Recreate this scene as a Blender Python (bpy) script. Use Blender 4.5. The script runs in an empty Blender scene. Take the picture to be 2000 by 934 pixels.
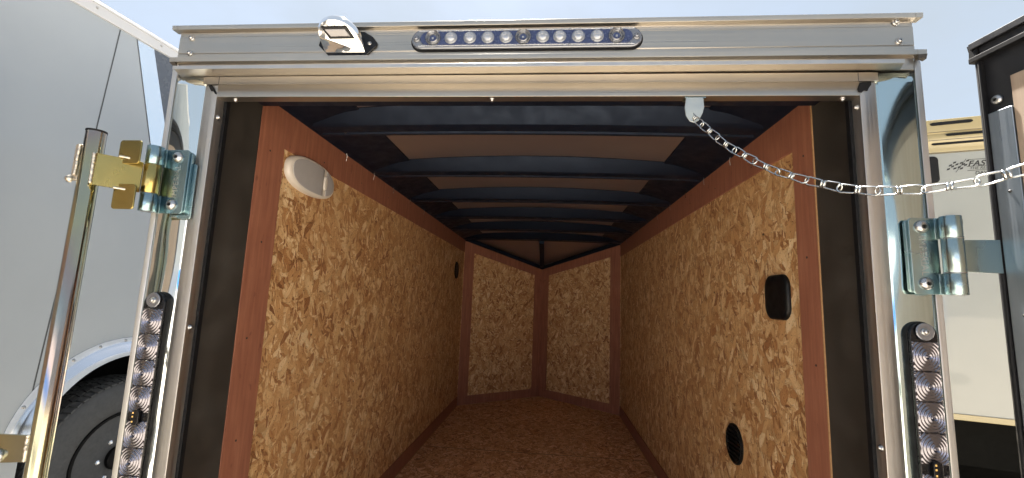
import bpy, bmesh, math, random
from mathutils import Vector, Matrix
random.seed(7)
S = bpy.context.scene
R = math.radians
PI = math.pi

# ------------------------------------------------------------------ camera
F, YAW, PITCH, ROLL = 857.7361, .088, .1354, -.038
cam_loc = Vector((.0946, -1.0856, 1.1549))
_cy, _sy, _cp, _sp = math.cos(YAW), math.sin(YAW), math.cos(PITCH), math.sin(PITCH)
fw = Vector((-_sy*_cp, _cy*_cp, _sp)); rt = Vector((_cy, _sy, 0)); up = rt.cross(fw)
_cr, _sr = math.cos(ROLL), math.sin(ROLL)
rt2 = rt*_cr - up*_sr; up2 = up*_cr + rt*_sr
cd = bpy.data.cameras.new('camera'); cam = bpy.data.objects.new('camera', cd)
S.collection.objects.link(cam)
cam.matrix_world = Matrix.Translation(cam_loc) @ Matrix((rt2, up2, -fw)).transposed().to_4x4()
cd.sensor_width = 36; cd.lens = F/2000*36; cd.clip_start = .02; cd.clip_end = 2000
S.camera = cam

# ------------------------------------------------------------------ sky and sun
SUN_DIR = Vector((-.34, .94, 0)).normalized(); ELEV = R(66)
sun_vec = Vector((SUN_DIR.x*math.cos(ELEV), SUN_DIR.y*math.cos(ELEV), math.sin(ELEV)))
w = bpy.data.worlds.new('World'); S.world = w; w.use_nodes = True
nt = w.node_tree; nt.nodes.clear()
out = nt.nodes.new('ShaderNodeOutputWorld'); bg = nt.nodes.new('ShaderNodeBackground')
sky = nt.nodes.new('ShaderNodeTexSky'); sky.sky_type = 'NISHITA'; sky.sun_disc = False
sky.sun_elevation = ELEV; sky.sun_rotation = math.atan2(SUN_DIR.x, SUN_DIR.y)
sky.air_density = 1.0; sky.dust_density = 1.5; sky.ozone_density = 1.0
bg.inputs['Strength'].default_value = .05
tc = nt.nodes.new('ShaderNodeTexCoord'); mp = nt.nodes.new('ShaderNodeMapping'); mp.inputs['Scale'].default_value = (1, 1, 2.2)
cn = nt.nodes.new('ShaderNodeTexNoise'); cn.inputs['Scale'].default_value = 1.7; cn.inputs['Detail'].default_value = 7; cn.inputs['Roughness'].default_value = .55
cr = nt.nodes.new('ShaderNodeValToRGB'); cr.color_ramp.elements[0].position = .30; cr.color_ramp.elements[1].position = .72
cr.color_ramp.elements[0].color = (.72, .72, .72, 1); cr.color_ramp.elements[1].color = (.95, .95, .95, 1)
mx = nt.nodes.new('ShaderNodeMixRGB'); mx.inputs['Color2'].default_value = (1.60, 1.80, 1.98, 1)
nt.links.new(tc.outputs['Generated'], mp.inputs['Vector']); nt.links.new(mp.outputs[0], cn.inputs['Vector'])
nt.links.new(cn.outputs['Fac'], cr.inputs['Fac']); nt.links.new(cr.outputs['Color'], mx.inputs['Fac'])
nt.links.new(sky.outputs[0], mx.inputs['Color1']); nt.links.new(mx.outputs[0], bg.inputs['Color']); nt.links.new(bg.outputs[0], out.inputs[0])
sd = bpy.data.lights.new('sun', 'SUN'); sd.energy = 5; sd.angle = R(.5); sd.color = (1, .94, .86)
so = bpy.data.objects.new('sun', sd); S.collection.objects.link(so)
so.rotation_euler = (-sun_vec).to_track_quat('-Z', 'Y').to_euler(); so.location = sun_vec*30
S.cycles.max_bounces = 14; S.cycles.diffuse_bounces = 8; S.cycles.glossy_bounces = 6
vs = S.view_settings; vs.view_transform = 'Standard'; vs.look = 'None'; vs.gamma = 1; vs.exposure = 2.9; vs.use_curve_mapping = False

# ------------------------------------------------------------------ materials
class NT:
    def __init__(s, name):
        s.m = bpy.data.materials.new(name); s.m.use_nodes = True
        s.t = s.m.node_tree; s.b = s.t.nodes['Principled BSDF']
    def n(s, typ, **kw):
        nd = s.t.nodes.new(typ)
        for k, v in kw.items():
            if k in nd.inputs.keys(): nd.inputs[k].default_value = v
            else: setattr(nd, k, v)
        return nd
    def l(s, a, b): s.t.links.new(a, b)
    def math(s, op, a, b=None, c=None):
        nd = s.t.nodes.new('ShaderNodeMath'); nd.operation = op
        for i, v in enumerate((a, b, c)):
            if v is None: continue
            if isinstance(v, (int, float)): nd.inputs[i].default_value = v
            else: s.l(v, nd.inputs[i])
        return nd.outputs[0]
    def coord(s, scale=(1, 1, 1), rot=(0, 0, 0), uv=False):
        tc = s.n('ShaderNodeTexCoord'); mp = s.n('ShaderNodeMapping')
        mp.inputs['Scale'].default_value = scale; mp.inputs['Rotation'].default_value = rot
        s.l(tc.outputs['UV' if uv else 'Object'], mp.inputs['Vector']); return mp.outputs[0]
    def noise(s, vec, scale, detail=4, rough=.55):
        nd = s.n('ShaderNodeTexNoise'); nd.inputs['Scale'].default_value = scale
        nd.inputs['Detail'].default_value = detail; nd.inputs['Roughness'].default_value = rough
        s.l(vec, nd.inputs['Vector']); return nd.outputs['Fac']
    def ramp(s, fac, stops):
        nd = s.n('ShaderNodeValToRGB'); e = nd.color_ramp.elements
        while len(e) < len(stops): e.new(.5)
        for i, (p, c) in enumerate(stops):
            e[i].position = p; e[i].color = (c, c, c, 1) if isinstance(c, (int, float)) else (*c, 1)
        s.l(fac, nd.inputs['Fac']); return nd.outputs['Color']
    def mix(s, fac, a, b, mode='MIX'):
        nd = s.n('ShaderNodeMixRGB', blend_type=mode)
        for i, v in enumerate((fac, a, b)):
            if isinstance(v, (int, float)): nd.inputs[i].default_value = v
            elif isinstance(v, tuple): nd.inputs[i].default_value = (*v, 1)
            else: s.l(v, nd.inputs[i])
        return nd.outputs[0]
    def bump(s, h, strength=.3, dist=.01):
        nd = s.n('ShaderNodeBump'); nd.inputs['Strength'].default_value = strength; nd.inputs['Distance'].default_value = dist
        s.l(h, nd.inputs['Height']); s.l(nd.outputs[0], s.b.inputs['Normal']); return nd
    def set(s, **kw):
        nm = {'color': 'Base Color', 'rough': 'Roughness', 'metal': 'Metallic', 'spec': 'Specular IOR Level', 'coat': 'Coat Weight', 'trans': 'Transmission Weight', 'ior': 'IOR'}
        for k, v in kw.items():
            i = s.b.inputs[nm[k]]
            if isinstance(v, (int, float)): i.default_value = v
            elif isinstance(v, tuple): i.default_value = (*v, 1)
            else: s.l(v, i)
        return s.m

def simple(name, color, rough=.5, metal=0., var=.12, scale=14, **kw):
    q = NT(name); c = q.coord()
    f = q.noise(c, scale, 5)
    a = tuple(max(0, x*(1-var)) for x in color); b = tuple(x*(1+var) for x in color)
    rr = q.ramp(q.noise(c, scale*2.3, 4), [(.3, max(.02, rough*.8)), (.7, min(1, rough*1.25))])
    return q.set(color=q.mix(f, a, b), rough=rr, metal=metal, **kw)

def streaked(name, color, rough, sc, var=.15, bump=.15, waviness=0.):
    """drawn aluminium extrusion: fine lines along its length"""
    q = NT(name); c = q.coord(sc); c1 = q.coord()
    f = q.noise(c, 1, 5, .6)
    big = q.noise(c1, 5, 4)
    col = q.mix(f, tuple(x*(1-var) for x in color), color)
    col = q.mix(q.ramp(big, [(.35, 0.), (.75, .35)]), col, tuple(x*.72 for x in color))
    rr = q.ramp(f, [(.3, rough*.75), (.7, rough*1.35)])
    q.bump(f, bump, .002)
    return q.set(color=col, rough=rr, metal=1.)

M = {}
M['alu_h'] = streaked('aluminium_drawn_sideways', (.46, .425, .375), .34, (.8, 200, 200), .08, .05)
M['alu_v'] = streaked('aluminium_drawn_upright', (.50, .49, .475), .42, (200, 200, .8), .08, .05)
M['alu_strip'] = streaked('aluminium_edge_strip', (.30, .335, .38), .34, (200, 200, 1.0), .25)

def mirror(name, col, rough, amp, sc):
    q = NT(name); c = q.coord((1, 1, .5)); h = q.noise(c, sc, 1.5, .45)
    q.bump(h, 1., amp)
    return q.set(color=col, rough=rough, metal=1.)
M['mirror'] = mirror('polished_stainless', (.74, .78, .77), .04, .018, 4.5)
M['mirror_teal'] = mirror('polished_stainless_teal_reflection', (.46, .56, .56), .10, .012, 3.5)  # right panel: its grey-teal reflection is tinted into the metal colour
M['chrome'] = mirror('chrome_plating', (.84, .84, .84), .06, .0012, 30.)

def zinc(name, stops, rough):
    q = NT(name); c = q.coord((1, 1, .5)); f = q.noise(c, 6, 2, .4); s2 = q.noise(q.coord((30, 30, 160)), 1, 4)
    col = q.ramp(f, stops)
    rr = q.ramp(q.noise(c, 9, 3), [(.3, rough*.8), (.75, rough*1.3)])
    return q.set(color=col, rough=rr, metal=1.)
M['zinc'] = zinc('clear_zinc_plate', [(.3, (.20, .29, .32)), (.5, (.26, .36, .385)), (.65, (.33, .40, .39)), (.8, (.22, .33, .37))], .26)
M['zinc_y'] = zinc('yellow_zinc_plate', [(.28, (.34, .26, .085)), (.5, (.38, .31, .12)), (.7, (.31, .24, .10))], .24)
M['zinc_p'] = zinc('iridescent_zinc_tube', [(.25, (.34, .36, .31)), (.45, (.42, .40, .25)), (.58, (.36, .29, .26)), (.72, (.28, .37, .35))], .13)
M['screw'] = simple('zinc_screw', (.40, .40, .40), .3, 1.)
M['chain'] = simple('bright_zinc_wire', (.46, .48, .49), .25, 1.)
M['bracket'] = simple('brushed_zinc_tab', (.42, .45, .44), .45, 1.)
M['weld'] = simple('weld_bead', (.55, .50, .42), .4, 1., .4, 90)
M['rubber'] = simple('black_rubber', (.005, .005, .006), .6, spec=.2)
M['black_gloss'] = simple('black_plastic', (.004, .004, .005), .25, spec=.3)
M['black_matte'] = simple('moulded_black_plastic', (.0035, .0035, .004), .45, spec=.25)
M['black_steel'] = simple('black_enamel_steel', (.004, .0055, .0115), .5, 0., .3, 9, spec=.3)
M['black_steel'].node_tree.nodes['Principled BSDF'].inputs['Specular Tint'].default_value = (.55, .70, 1, 1)
M['door_black'] = simple('black_vinyl_trim', (.007, .007, .009), .42)
M['white_plastic'] = simple('translucent_white_plastic', (.60, .55, .49), .35, 0., .05)
M['lens_grey'] = simple('frosted_grey_lens', (.36, .345, .345), .5, 0., .04)
M['led_board'] = simple('navy_circuit_board', (.024, .034, .085), .25, 0., .3, 60)
M['chip'] = simple('amber_chip', (.8, .5, .16), .4)
M['tire'] = simple('tyre_rubber', (.040, .043, .048), .62, 0., .3, 30)
M['rim'] = simple('black_painted_wheel', (.003, .003, .0035), .55, spec=.12)
M['fender'] = streaked('bright_fender', (.74, .76, .80), .16, (6, 6, 6), .05, .02)
M['silver_graphic'] = simple('pale_reflective_stripe', (.80, .86, .90), .08, .75, .02)
M['char_graphic'] = simple('charcoal_paint', (.085, .095, .115), .25, 0., .05)
M['decal'] = simple('black_decal', (.012, .012, .012), .5)
M['undercarriage'] = simple('dark_undercarriage', (.005, .005, .0045), .9, spec=.05)
M['seam'] = simple('dark_seam', (.05, .055, .06), .6)

def paint(name, color, rough=.25, wav=.004):
    q = NT(name); c = q.coord(); f = q.noise(c, 2.2, 5)
    fine = q.noise(c, 140, 2)
    col = q.mix(q.ramp(f, [(.35, 0.), (.8, 1.)]), color, tuple(x*.93 for x in color))
    bp = q.bump(q.noise(q.coord((1, 1, .6)), 3., 2), .5, wav)
    return q.set(color=col, rough=rough, coat=.4)
M['white_paint'] = paint('grey_white_gelcoat', (.325, .352, .378))
M['rail_white'] = paint('white_rail_paint', (.50, .50, .51), .3)
M['cream'] = paint('cream_white_siding', (.25, .262, .248))
M['cream_dark'] = paint('tan_cap_moulding', (.30, .25, .13), .3)

def dark_panel():
    q = NT('scuffed_dark_steel'); c = q.coord(); f = q.noise(c, 6, 7, .65); g = q.noise(c, 60, 5, .7)
    col = q.ramp(f, [(.3, (.018, .015, .012)), (.55, (.032, .027, .022)), (.75, (.046, .040, .034))])
    col = q.mix(q.ramp(g, [(.62, 0.), (.8, .35)]), col, (.09, .085, .08))
    q.bump(q.noise(c, 220, 3), .12, .001)
    return q.set(color=col, rough=q.ramp(f, [(.3, .5), (.7, .75)]))
M['dark_panel'] = dark_panel()

def roof_skin():
    q = NT('roof_sheet_underside'); c = q.coord(); f = q.noise(c, 3, 5)
    col = q.mix(f, (.26, .20, .19), (.34, .26, .24))
    q.bump(q.noise(c, 2.5, 2), .4, .02)
    return q.set(color=col, rough=.38, metal=.75)
M['roof_skin'] = roof_skin()

def redwood():
    """reddish veneer trim, faint grain"""
    q = NT('reddish_plywood_trim'); c = q.coord((1, 1, 1)); cg = q.coord((55, 55, 4))
    w1 = q.noise(cg, 1, 6, .65); b = q.noise(c, 7, 4); k = q.noise(q.coord((1, 1, .5)), 34, 3, .6)
    col = q.ramp(w1, [(.25, (.20, .070, .040)), (.5, (.275, .105, .060)), (.75, (.36, .155, .092))])
    col = q.mix(q.ramp(b, [(.35, 0.), (.75, .4)]), col, (.19, .068, .042))
    col = q.mix(q.ramp(k, [(.64, 0.), (.72, .5)]), col, (.10, .03, .02))
    q.bump(w1, .25, .001)
    return q.set(color=col, rough=.6)
M['redwood'] = redwood()

def lightwood():
    q = NT('pale_plywood'); cg = q.coord((70, 70, 3)); w1 = q.noise(cg, 1, 6, .6); b = q.noise(q.coord((14, 14, 1.6)), 1, 3)
    col = q.ramp(w1, [(.25, (.20, .145, .105)), (.5, (.26, .20, .15)), (.75, (.32, .255, .20))])
    col = q.mix(q.ramp(b, [(.45, 0.), (.7, .35)]), col, (.20, .135, .09))
    return q.set(color=col, rough=.6)
M['lightwood'] = lightwood()
M['ply_edge'] = simple('plywood_edge', (.36, .20, .09), .7, 0., .3, 120)

def osb(name, tint=1., ss=1.):
    """oriented strand board: five overlapping sheets of stretched cells at different angles"""
    q = NT(name); tc = q.n('ShaderNodeTexCoord')
    uv = tc.outputs['UV']
    wn = q.n('ShaderNodeTexNoise', Scale=9., Detail=2.); q.l(uv, wn.inputs['Vector'])
    vm = q.n('ShaderNodeVectorMath', operation='MULTIPLY_ADD')
    q.l(wn.outputs['Color'], vm.inputs[0]); vm.inputs[1].default_value = (.055, .055, 0); q.l(uv, vm.inputs[2])
    wn2 = q.n('ShaderNodeTexNoise', Scale=60., Detail=3.); q.l(uv, wn2.inputs['Vector'])
    vm2 = q.n('ShaderNodeVectorMath', operation='MULTIPLY_ADD')
    q.l(wn2.outputs['Color'], vm2.inputs[0]); vm2.inputs[1].default_value = (.011, .011, 0); q.l(vm.outputs[0], vm2.inputs[2])
    col = None; height = None
    specs = [(20, 7, 17, 0, .4), (75, 9, 26, 11, .5), (-35, 8, 21, 23, .55), (112, 14, 44, 37, .6), (-62, 6, 16, 51, .66), (8, 20, 80, 67, .72), (140, 17, 55, 83, .70), (92, 24, 110, 91, .72), (55, 11, 30, 97, .74)]
    for i, (ang, sx, sy, off, thr) in enumerate(specs):
        mp = q.n('ShaderNodeMapping', vector_type='TEXTURE')
        mp.inputs['Rotation'].default_value = (0, 0, R(ang)); mp.inputs['Scale'].default_value = (1/sx/ss, 1/sy/ss, 1); mp.inputs['Location'].default_value = (off, off*.37, 0)
        q.l(vm2.outputs[0], mp.inputs['Vector'])
        vo = q.n('ShaderNodeTexVoronoi', voronoi_dimensions='2D', Scale=1.); q.l(mp.outputs[0], vo.inputs['Vector'])
        sp = q.n('ShaderNodeSeparateColor'); q.l(vo.outputs['Color'], sp.inputs[0])
        mg = q.n('ShaderNodeMapping'); mg.inputs['Scale'].default_value = (1.6, 19, 1); q.l(mp.outputs[0], mg.inputs['Vector'])
        gr = q.noise(mg.outputs[0], 1, 3, .6)
        v = q.math('MULTIPLY_ADD', q.math('SUBTRACT', gr, .5), 1.15, sp.outputs[0])
        c = q.ramp(v, [(.0, (.20, .075, .028)), (.10, (.36, .160, .058)), (.34, (.50, .270, .110)), (.66, (.62, .38, .175)), (.92, (.74, .52, .28)), (1., (.82, .64, .40))])
        # strand edges a touch darker: depth shading put into the colour
        edge = q.ramp(vo.outputs['Distance'], [(.36, 1.), (.66, .72)])
        c = q.mix(1., c, edge, 'MULTIPLY')
        if col is None: col, height = c, v
        else:
            m = q.math('MULTIPLY', q.math('GREATER_THAN', sp.outputs[1], thr), q.math('LESS_THAN', vo.outputs['Distance'], .56))
            col = q.mix(m, col, c)
            hm = q.n('ShaderNodeMix'); q.l(m, hm.inputs[0]); q.l(height, hm.inputs[2]); q.l(q.math('ADD', v, .15*i), hm.inputs[3]); height = hm.outputs[0]
    big = q.noise(q.coord(uv=True), 2.2, 3)
    col = q.mix(q.ramp(big, [(.3, 0.), (.75, .30)]), col, (.46, .25, .11))
    sp_ = q.noise(q.coord(uv=True), 130, 2, .5)
    col = q.mix(q.ramp(sp_, [(.63, 0.), (.70, .8)]), col, (.055, .025, .012))
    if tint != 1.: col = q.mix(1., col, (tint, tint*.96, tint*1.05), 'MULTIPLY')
    q.bump(height, .8, .002)
    return q.set(color=col, rough=.55, spec=.35)
M['osb'] = osb('strand_board', 1., 1.2)
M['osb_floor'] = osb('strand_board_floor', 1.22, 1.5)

def gravel():
    q = NT('gravel_lot'); c = q.coord(); v = q.n('ShaderNodeTexVoronoi', Scale=55.); q.l(c, v.inputs['Vector'])
    f = q.noise(c, 1.3, 6); g = q.noise(c, 40, 4)
    sp = q.n('ShaderNodeSeparateColor'); q.l(v.outputs['Color'], sp.inputs[0])
    col = q.ramp(sp.outputs[0], [(0., (.40, .36, .30)), (.5, (.54, .49, .41)), (1., (.68, .63, .55))])
    col = q.mix(q.ramp(f, [(.3, 0.), (.7, .5)]), col, (.48, .42, .33))
    q.bump(q.math('ADD', q.math('MULTIPLY', v.outputs['Distance'], -1.), g), .6, .02)
    return q.set(color=col, rough=.9)
M['gravel'] = gravel()

def tail_refl():
    q = NT('ribbed_reflector'); return q.set(color=(.17, .165, .19), rough=.2, metal=1., coat=.6)
M['ribbed'] = tail_refl()
def clear(name, col, rough=.05, tr=.85):
    q = NT(name); return q.set(color=col, rough=rough, trans=tr, ior=1.45)
M['clear'] = clear('clear_lens', (.90, .92, .95))
M['led_dome'] = simple('frosted_led_dome', (.26, .28, .32), .12, .45, .08, 200)
M['smoke'] = simple('grey_clear_housing', (.20, .21, .235), .12, .7, .1, 60)

# ------------------------------------------------------------------ mesh helpers
def uvmap(bm):
    lay = bm.loops.layers.uv.verify(); bm.normal_update()
    for f in bm.faces:
        n = f.normal
        for l in f.loops:
            p = l.vert.co
            if abs(n.z) < .7:
                h = Vector((-n.y, n.x, 0))
                if h.length > 1e-6: h.normalize()
                l[lay].uv = (p.dot(h) + (3.1 if n.x > .5 else 0) + (7.7 if n.y > .1 else 0), p.z)
            else: l[lay].uv = (p.x+5, p.y)

class MB:
    def __init__(s): s.bm = bmesh.new()
    def box(s, x0, x1, y0, y1, z0, z1, mat=None):
        vs = [s.bm.verts.new((x, y, z)) for x in (x0, x1) for y in (y0, y1) for z in (z0, z1)]
        if mat is not None:
            for v in vs: v.co = mat @ v.co
        for f in ((0, 1, 3, 2), (4, 6, 7, 5), (0, 4, 5, 1), (2, 3, 7, 6), (0, 2, 6, 4), (1, 5, 7, 3)): s.bm.faces.new([vs[i] for i in f])
        return s
    def prism(s, pts, a, b, axis):
        """polygon swept along an axis: axis 'x' pts=(y,z), 'y' pts=(x,z), 'z' pts=(x,y)"""
        def P(p, t):
            return {'x': (t, p[0], p[1]), 'y': (p[0], t, p[1]), 'z': (p[0], p[1], t)}[axis]
        A = [s.bm.verts.new(P(p, a)) for p in pts]; B = [s.bm.verts.new(P(p, b)) for p in pts]
        n = len(pts); s.bm.faces.new(A); s.bm.faces.new(B[::-1])
        for i in range(n): s.bm.faces.new((A[i], B[i], B[(i+1) % n], A[(i+1) % n]))
        return s
    def poly(s, pts):
        s.bm.faces.new([s.bm.verts.new(p) for p in pts]); return s
    def slab(s, pts, off):
        """flat polygon (3-D points) thickened by vector off"""
        off = Vector(off); A = [s.bm.verts.new(p) for p in pts]; B = [s.bm.verts.new(Vector(p)+off) for p in pts]
        n = len(pts); s.bm.faces.new(A); s.bm.faces.new(B[::-1])
        for i in range(n): s.bm.faces.new((A[i], B[i], B[(i+1) % n], A[(i+1) % n]))
        return s
    def loft(s, rings, cap=True, closed=True):
        V = [[s.bm.verts.new(p) for p in r] for r in rings]; n = len(rings[0])
        for a, b in zip(V, V[1:]):
            for i in range(n if closed else n-1): s.bm.faces.new((a[i], a[(i+1) % n], b[(i+1) % n], b[i]))
        if cap: s.bm.faces.new(V[0][::-1]); s.bm.faces.new(V[-1])
        return s
    def tube(s, pts, r, seg=10, closed=False):
        pts = [Vector(p) for p in pts]; n = len(pts); rings = []
        ref = Vector((0, 0, 1)); d0 = (pts[1]-pts[0]).normalized()
        if abs(d0.dot(ref)) > .9: ref = Vector((1, 0, 0))
        u = d0.cross(ref).normalized()
        for i in range(n):
            if closed: d = (pts[(i+1) % n]-pts[i-1]).normalized()
            else: d = (pts[min(i+1, n-1)]-pts[max(i-1, 0)]).normalized()
            u = (u - d*u.dot(d)).normalized(); v = d.cross(u)
            rr = r[i] if isinstance(r, (list, tuple)) else r
            rings.append([pts[i] + (u*math.cos(t)+v*math.sin(t))*rr for t in [2*PI*k/seg for k in range(seg)]])
        if closed: s.loft(rings + [rings[0]], cap=False)
        else: s.loft(rings)
        return s
    def lathe(s, o, ax, prof, seg=24):
        """profile (radius, height along ax) from origin o"""
        ax = Vector(ax).normalized(); o = Vector(o); ref = Vector((0, 0, 1)) if abs(ax.z) < .9 else Vector((1, 0, 0))
        u = ax.cross(ref).normalized(); v = ax.cross(u)
        s.loft([[o + ax*h + (u*math.cos(t)+v*math.sin(t))*max(r, 1e-4) for t in [2*PI*k/seg for k in range(seg)]] for r, h in prof]); return s
    def build(s, name, mat, parent=None, smooth=False, bevel=0., seg=2):
        bmesh.ops.remove_doubles(s.bm, verts=s.bm.verts, dist=1e-6)
        bmesh.ops.recalc_face_normals(s.bm, faces=s.bm.faces); uvmap(s.bm)
        me = bpy.data.meshes.new(name); s.bm.to_mesh(me); s.bm.free()
        me.materials.append(M[mat]); o = bpy.data.objects.new(name, me); S.collection.objects.link(o)
        if parent is not None:
            o.parent = parent; o.matrix_parent_inverse = WI.get(parent.name, Matrix())
        if bevel:
            b = o.modifiers.new('bevel', 'BEVEL'); b.width = bevel; b.segments = seg; b.limit_method = 'ANGLE'; b.angle_limit = R(40)
            for p in me.polygons: p.use_smooth = True
            me.set_sharp_from_angle(angle=R(40))
        elif smooth:
            for p in me.polygons: p.use_smooth = True
            me.set_sharp_from_angle(angle=R(50))
        return o
WI = {}
def thing(name, label, cat, loc=(0, 0, 0), group=None):
    o = bpy.data.objects.new(name, None); o.empty_display_size = .1; S.collection.objects.link(o); o.location = loc
    o['label'] = label; o['category'] = cat
    if group: o['group'] = group
    WI[o.name] = Matrix.Translation(-Vector(loc)); return o
def holder(name, parent):
    o = bpy.data.objects.new(name, None); o.empty_display_size = .05; S.collection.objects.link(o)
    o.parent = parent; o.matrix_parent_inverse = WI.get(parent.name, Matrix()); return o
def B(name, mat, parent, *a, bevel=0., smooth=False):
    return MB().box(*a).build(name, mat, parent, bevel=bevel, smooth=smooth)
def stadium(cx, cz, hl, hw, n=10, horiz=True):
    """outline of a bar with round ends; hl half length incl. ends"""
    p = []
    for k in range(n+1):
        a = -PI/2 + PI*k/n; p.append((hl-hw+hw*math.cos(a), hw*math.sin(a)))
    for k in range(n+1):
        a = PI/2 + PI*k/n; p.append((-(hl-hw)+hw*math.cos(a), hw*math.sin(a)))
    if not horiz: p = [(b, -a) for a, b in p]
    return [(cx+a, cz+b) for a, b in p]
def rrect(x0, x1, z0, z1, r, n=5):
    p = []
    for cx, cz, a0 in ((x1-r, z0+r, -90), (x1-r, z1-r, 0), (x0+r, z1-r, 90), (x0+r, z0+r, 180)):
        for k in range(n+1):
            a = R(a0+90*k/n); p.append((cx+r*math.cos(a), cz+r*math.sin(a)))
    return p
def screw(parent, p, ax, r=.006, name='screw', mat='screw', torx=False):
    """washer-head screw with a recess"""
    pr = [(r, 0), (r, r*.18), (r*.86, r*.34), (r*.72, r*.40), (r*.62, r*.75), (r*.40, r*.95), (r*.22, r*.98), (r*.20, r*.55), (0, r*.55)]
    if torx: pr = [(r, 0), (r*.99, r*.12), (r*.9, r*.32), (r*.7, r*.52), (r*.42, r*.63), (r*.36, r*.63), (r*.34, r*.25), (0, r*.25)]
    o = MB().lathe(p, ax, pr, 20).build(name, mat, parent, smooth=True)
    if torx:
        m = MB().lathe(Vector(p)+Vector(ax).normalized()*r*.27, ax, [(r*.30, 0), (r*.30, r*.18), (0, r*.18)], 6)
        m.build('socket', 'black_matte', o)
    return o
def text(body, size, mat, parent, mtx, depth=.0006, name='lettering', shear=0., spacing=1., bold=0.):
    c = bpy.data.curves.new(name, 'FONT'); c.body = body; c.size = size; c.extrude = depth; c.shear = shear; c.space_character = spacing
    c.align_x = 'CENTER'; c.align_y = 'CENTER'; c.offset = bold
    t = bpy.data.objects.new(name+'_src', c); S.collection.objects.link(t)
    dg = bpy.context.evaluated_depsgraph_get(); me = bpy.data.meshes.new_from_object(t.evaluated_get(dg)); bpy.data.objects.remove(t)
    me.transform(mtx); me.materials.clear(); me.materials.append(M[mat])
    o = bpy.data.objects.new(name, me); S.collection.objects.link(o); o.parent = parent
    o.matrix_parent_inverse = WI.get(parent.name, Matrix()); return o
def frame(o, x, y, z):
    return Matrix.Translation(Vector(o)) @ Matrix((Vector(x), Vector(y), Vector(z))).transposed().to_4x4()

# ------------------------------------------------------------------ ground
def gz(x, y):
    t = min(1, max(0, (-x-.95)/.40)); t = t*t*(3-2*t)
    e = min(1, max(0, (12-abs(y-2))/6)) * min(1, max(0, (8+x)/3))
    return -.42 + .41*t*e
bm = bmesh.new()
xs = sorted(set([-900, -300, -100, -40, -20, -12, -8] + [-7+.25*i for i in range(57)] + [8, 12, 20, 40, 100, 300, 900]))
ys = sorted(set([-900, -300, -100, -40, -24, -16] + [-14+.7*i for i in range(46)] + [20, 30, 60, 120, 300, 900]))
g = [[bm.verts.new((x, y, gz(x, y))) for y in ys] for x in xs]
for i in range(len(xs)-1):
    for j in range(len(ys)-1): bm.faces.new((g[i][j], g[i+1][j], g[i+1][j+1], g[i][j+1]))
mb = MB(); mb.bm.free(); mb.bm = bm; go = mb.build('ground', 'gravel', None, smooth=True); go['kind'] = 'structure'

# ================================================================== the open trailer
GZ = -.42; W = .86; L = 3.748; TIP = 4.4515; H = 1.786; HT = 1.538
T = thing('cargo_trailer', 'open cargo trailer lined with strand board, seen through its aluminium door frame', 'trailer', (0, 1.9, GZ))

# ---- shell
B('floor', 'osb_floor', T, -W-.015, W+.015, .034, L, -.02, 0)
MB().prism([(-W-.015, L), (W+.015, L), (0, TIP+.012)], -.02, 0, 'z').build('floor_nose', 'osb_floor', T)
for s in (-1, 1):
    B('side_wall', 'osb', T, *sorted((s*(W+.003), s*(W+.014))), .225, L, 0, 1.83)
    B('outer_skin', 'white_paint', T, *sorted((s*.966, s*.974)), .03, L+.05, -.08, 1.87)
    # nose wall inside + skin
    a = Vector((s*(W+.003), L, 0)); b = Vector((0, TIP+.003, 0)); n = Vector((s*.633, .774, 0))
    MB().slab([a, b, b+Vector((0, 0, HT+.04)), a+Vector((0, 0, H+.04))], n*.012).build('nose_wall', 'osb', T)
    a2 = Vector((s*.974, L+.05, -.08)); b2 = Vector((0, TIP+.14, -.08))
    MB().slab([a2, b2, b2+Vector((0, 0, 1.78)), a2+Vector((0, 0, 1.95))], n*-.008).build('nose_skin', 'white_paint', T)
    # post lining between the door frame and the wood
    B('rear_post', 'dark_panel', T, *sorted((s*(.8588 if s > 0 else .8555), s*.955)), .0445, .2245 if s > 0 else .2075, -.02, 1.80)
    B('rear_post_seal', 'rubber', T, *sorted((s*.834, s*.872)), .0302, .044, -.02, 1.70)
# reddish boards
def board(x0, x1, y0, y1, z0, z1, name='trim_board'): return B(name, 'redwood', T, *sorted((x0, x1)), y0, y1, z0, z1, bevel=.0008)
for s, ya, yb in ((-1, .208, .347), (1, .225, .334)):
    board(s*(W-.004), s*(W+.0065), ya+.004, yb, 0, 1.80)
    if s > 0: B('board_edge', 'ply_edge', T, W-.0045, W+.0035, ya, ya+.0035, 0, 1.80)
    board(s*(W-.0035), s*(W+.0025), yb+.0005, L, 1.655, 1.80)
    board(s*(W-.0035), s*(W+.0025), yb+.0005, L, 0.002, .096)
    # nose boards, laid along the slanted wall
    a = Vector((s*W, L, 0)); b = Vector((0, TIP, 0)); d = (b-a); Ln = d.length; d.normalize(); n = Vector((-s*.633, -.774, 0))
    def P(u, z): return a + d*u + Vector((0, 0, z))
    top = lambda u: H + (HT-H)*u/Ln
    def nb(u0, u1, za, zb, th=.006):
        MB().slab([P(u0, za(u0)), P(u1, za(u1)), P(u1, zb(u1)), P(u0, zb(u0))], n*th).build('trim_board', 'redwood', T, bevel=.0008)
    nb(.003, .125, lambda u: .001, lambda u: top(u)+.02); nb(Ln-.115, Ln, lambda u: .001, lambda u: top(u)+.02)
    nb(.126, Ln-.116, lambda u: top(u)-.105, lambda u: top(u)+.02, .005); nb(.126, Ln-.116, lambda u: .001, lambda u: .095, .005)
    # bead of light sealant where walls meet the floor
    MB().tube([(s*(W-.006), .25, .001), (s*(W-.006), L, .001)], .003, 6).build('sealant_bead', 'ply_edge', T)
    MB().tube([P(0, .001)+n*.008, P(Ln, .001)+n*.008], .003, 6).build('sealant_bead', 'ply_edge', T)

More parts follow.
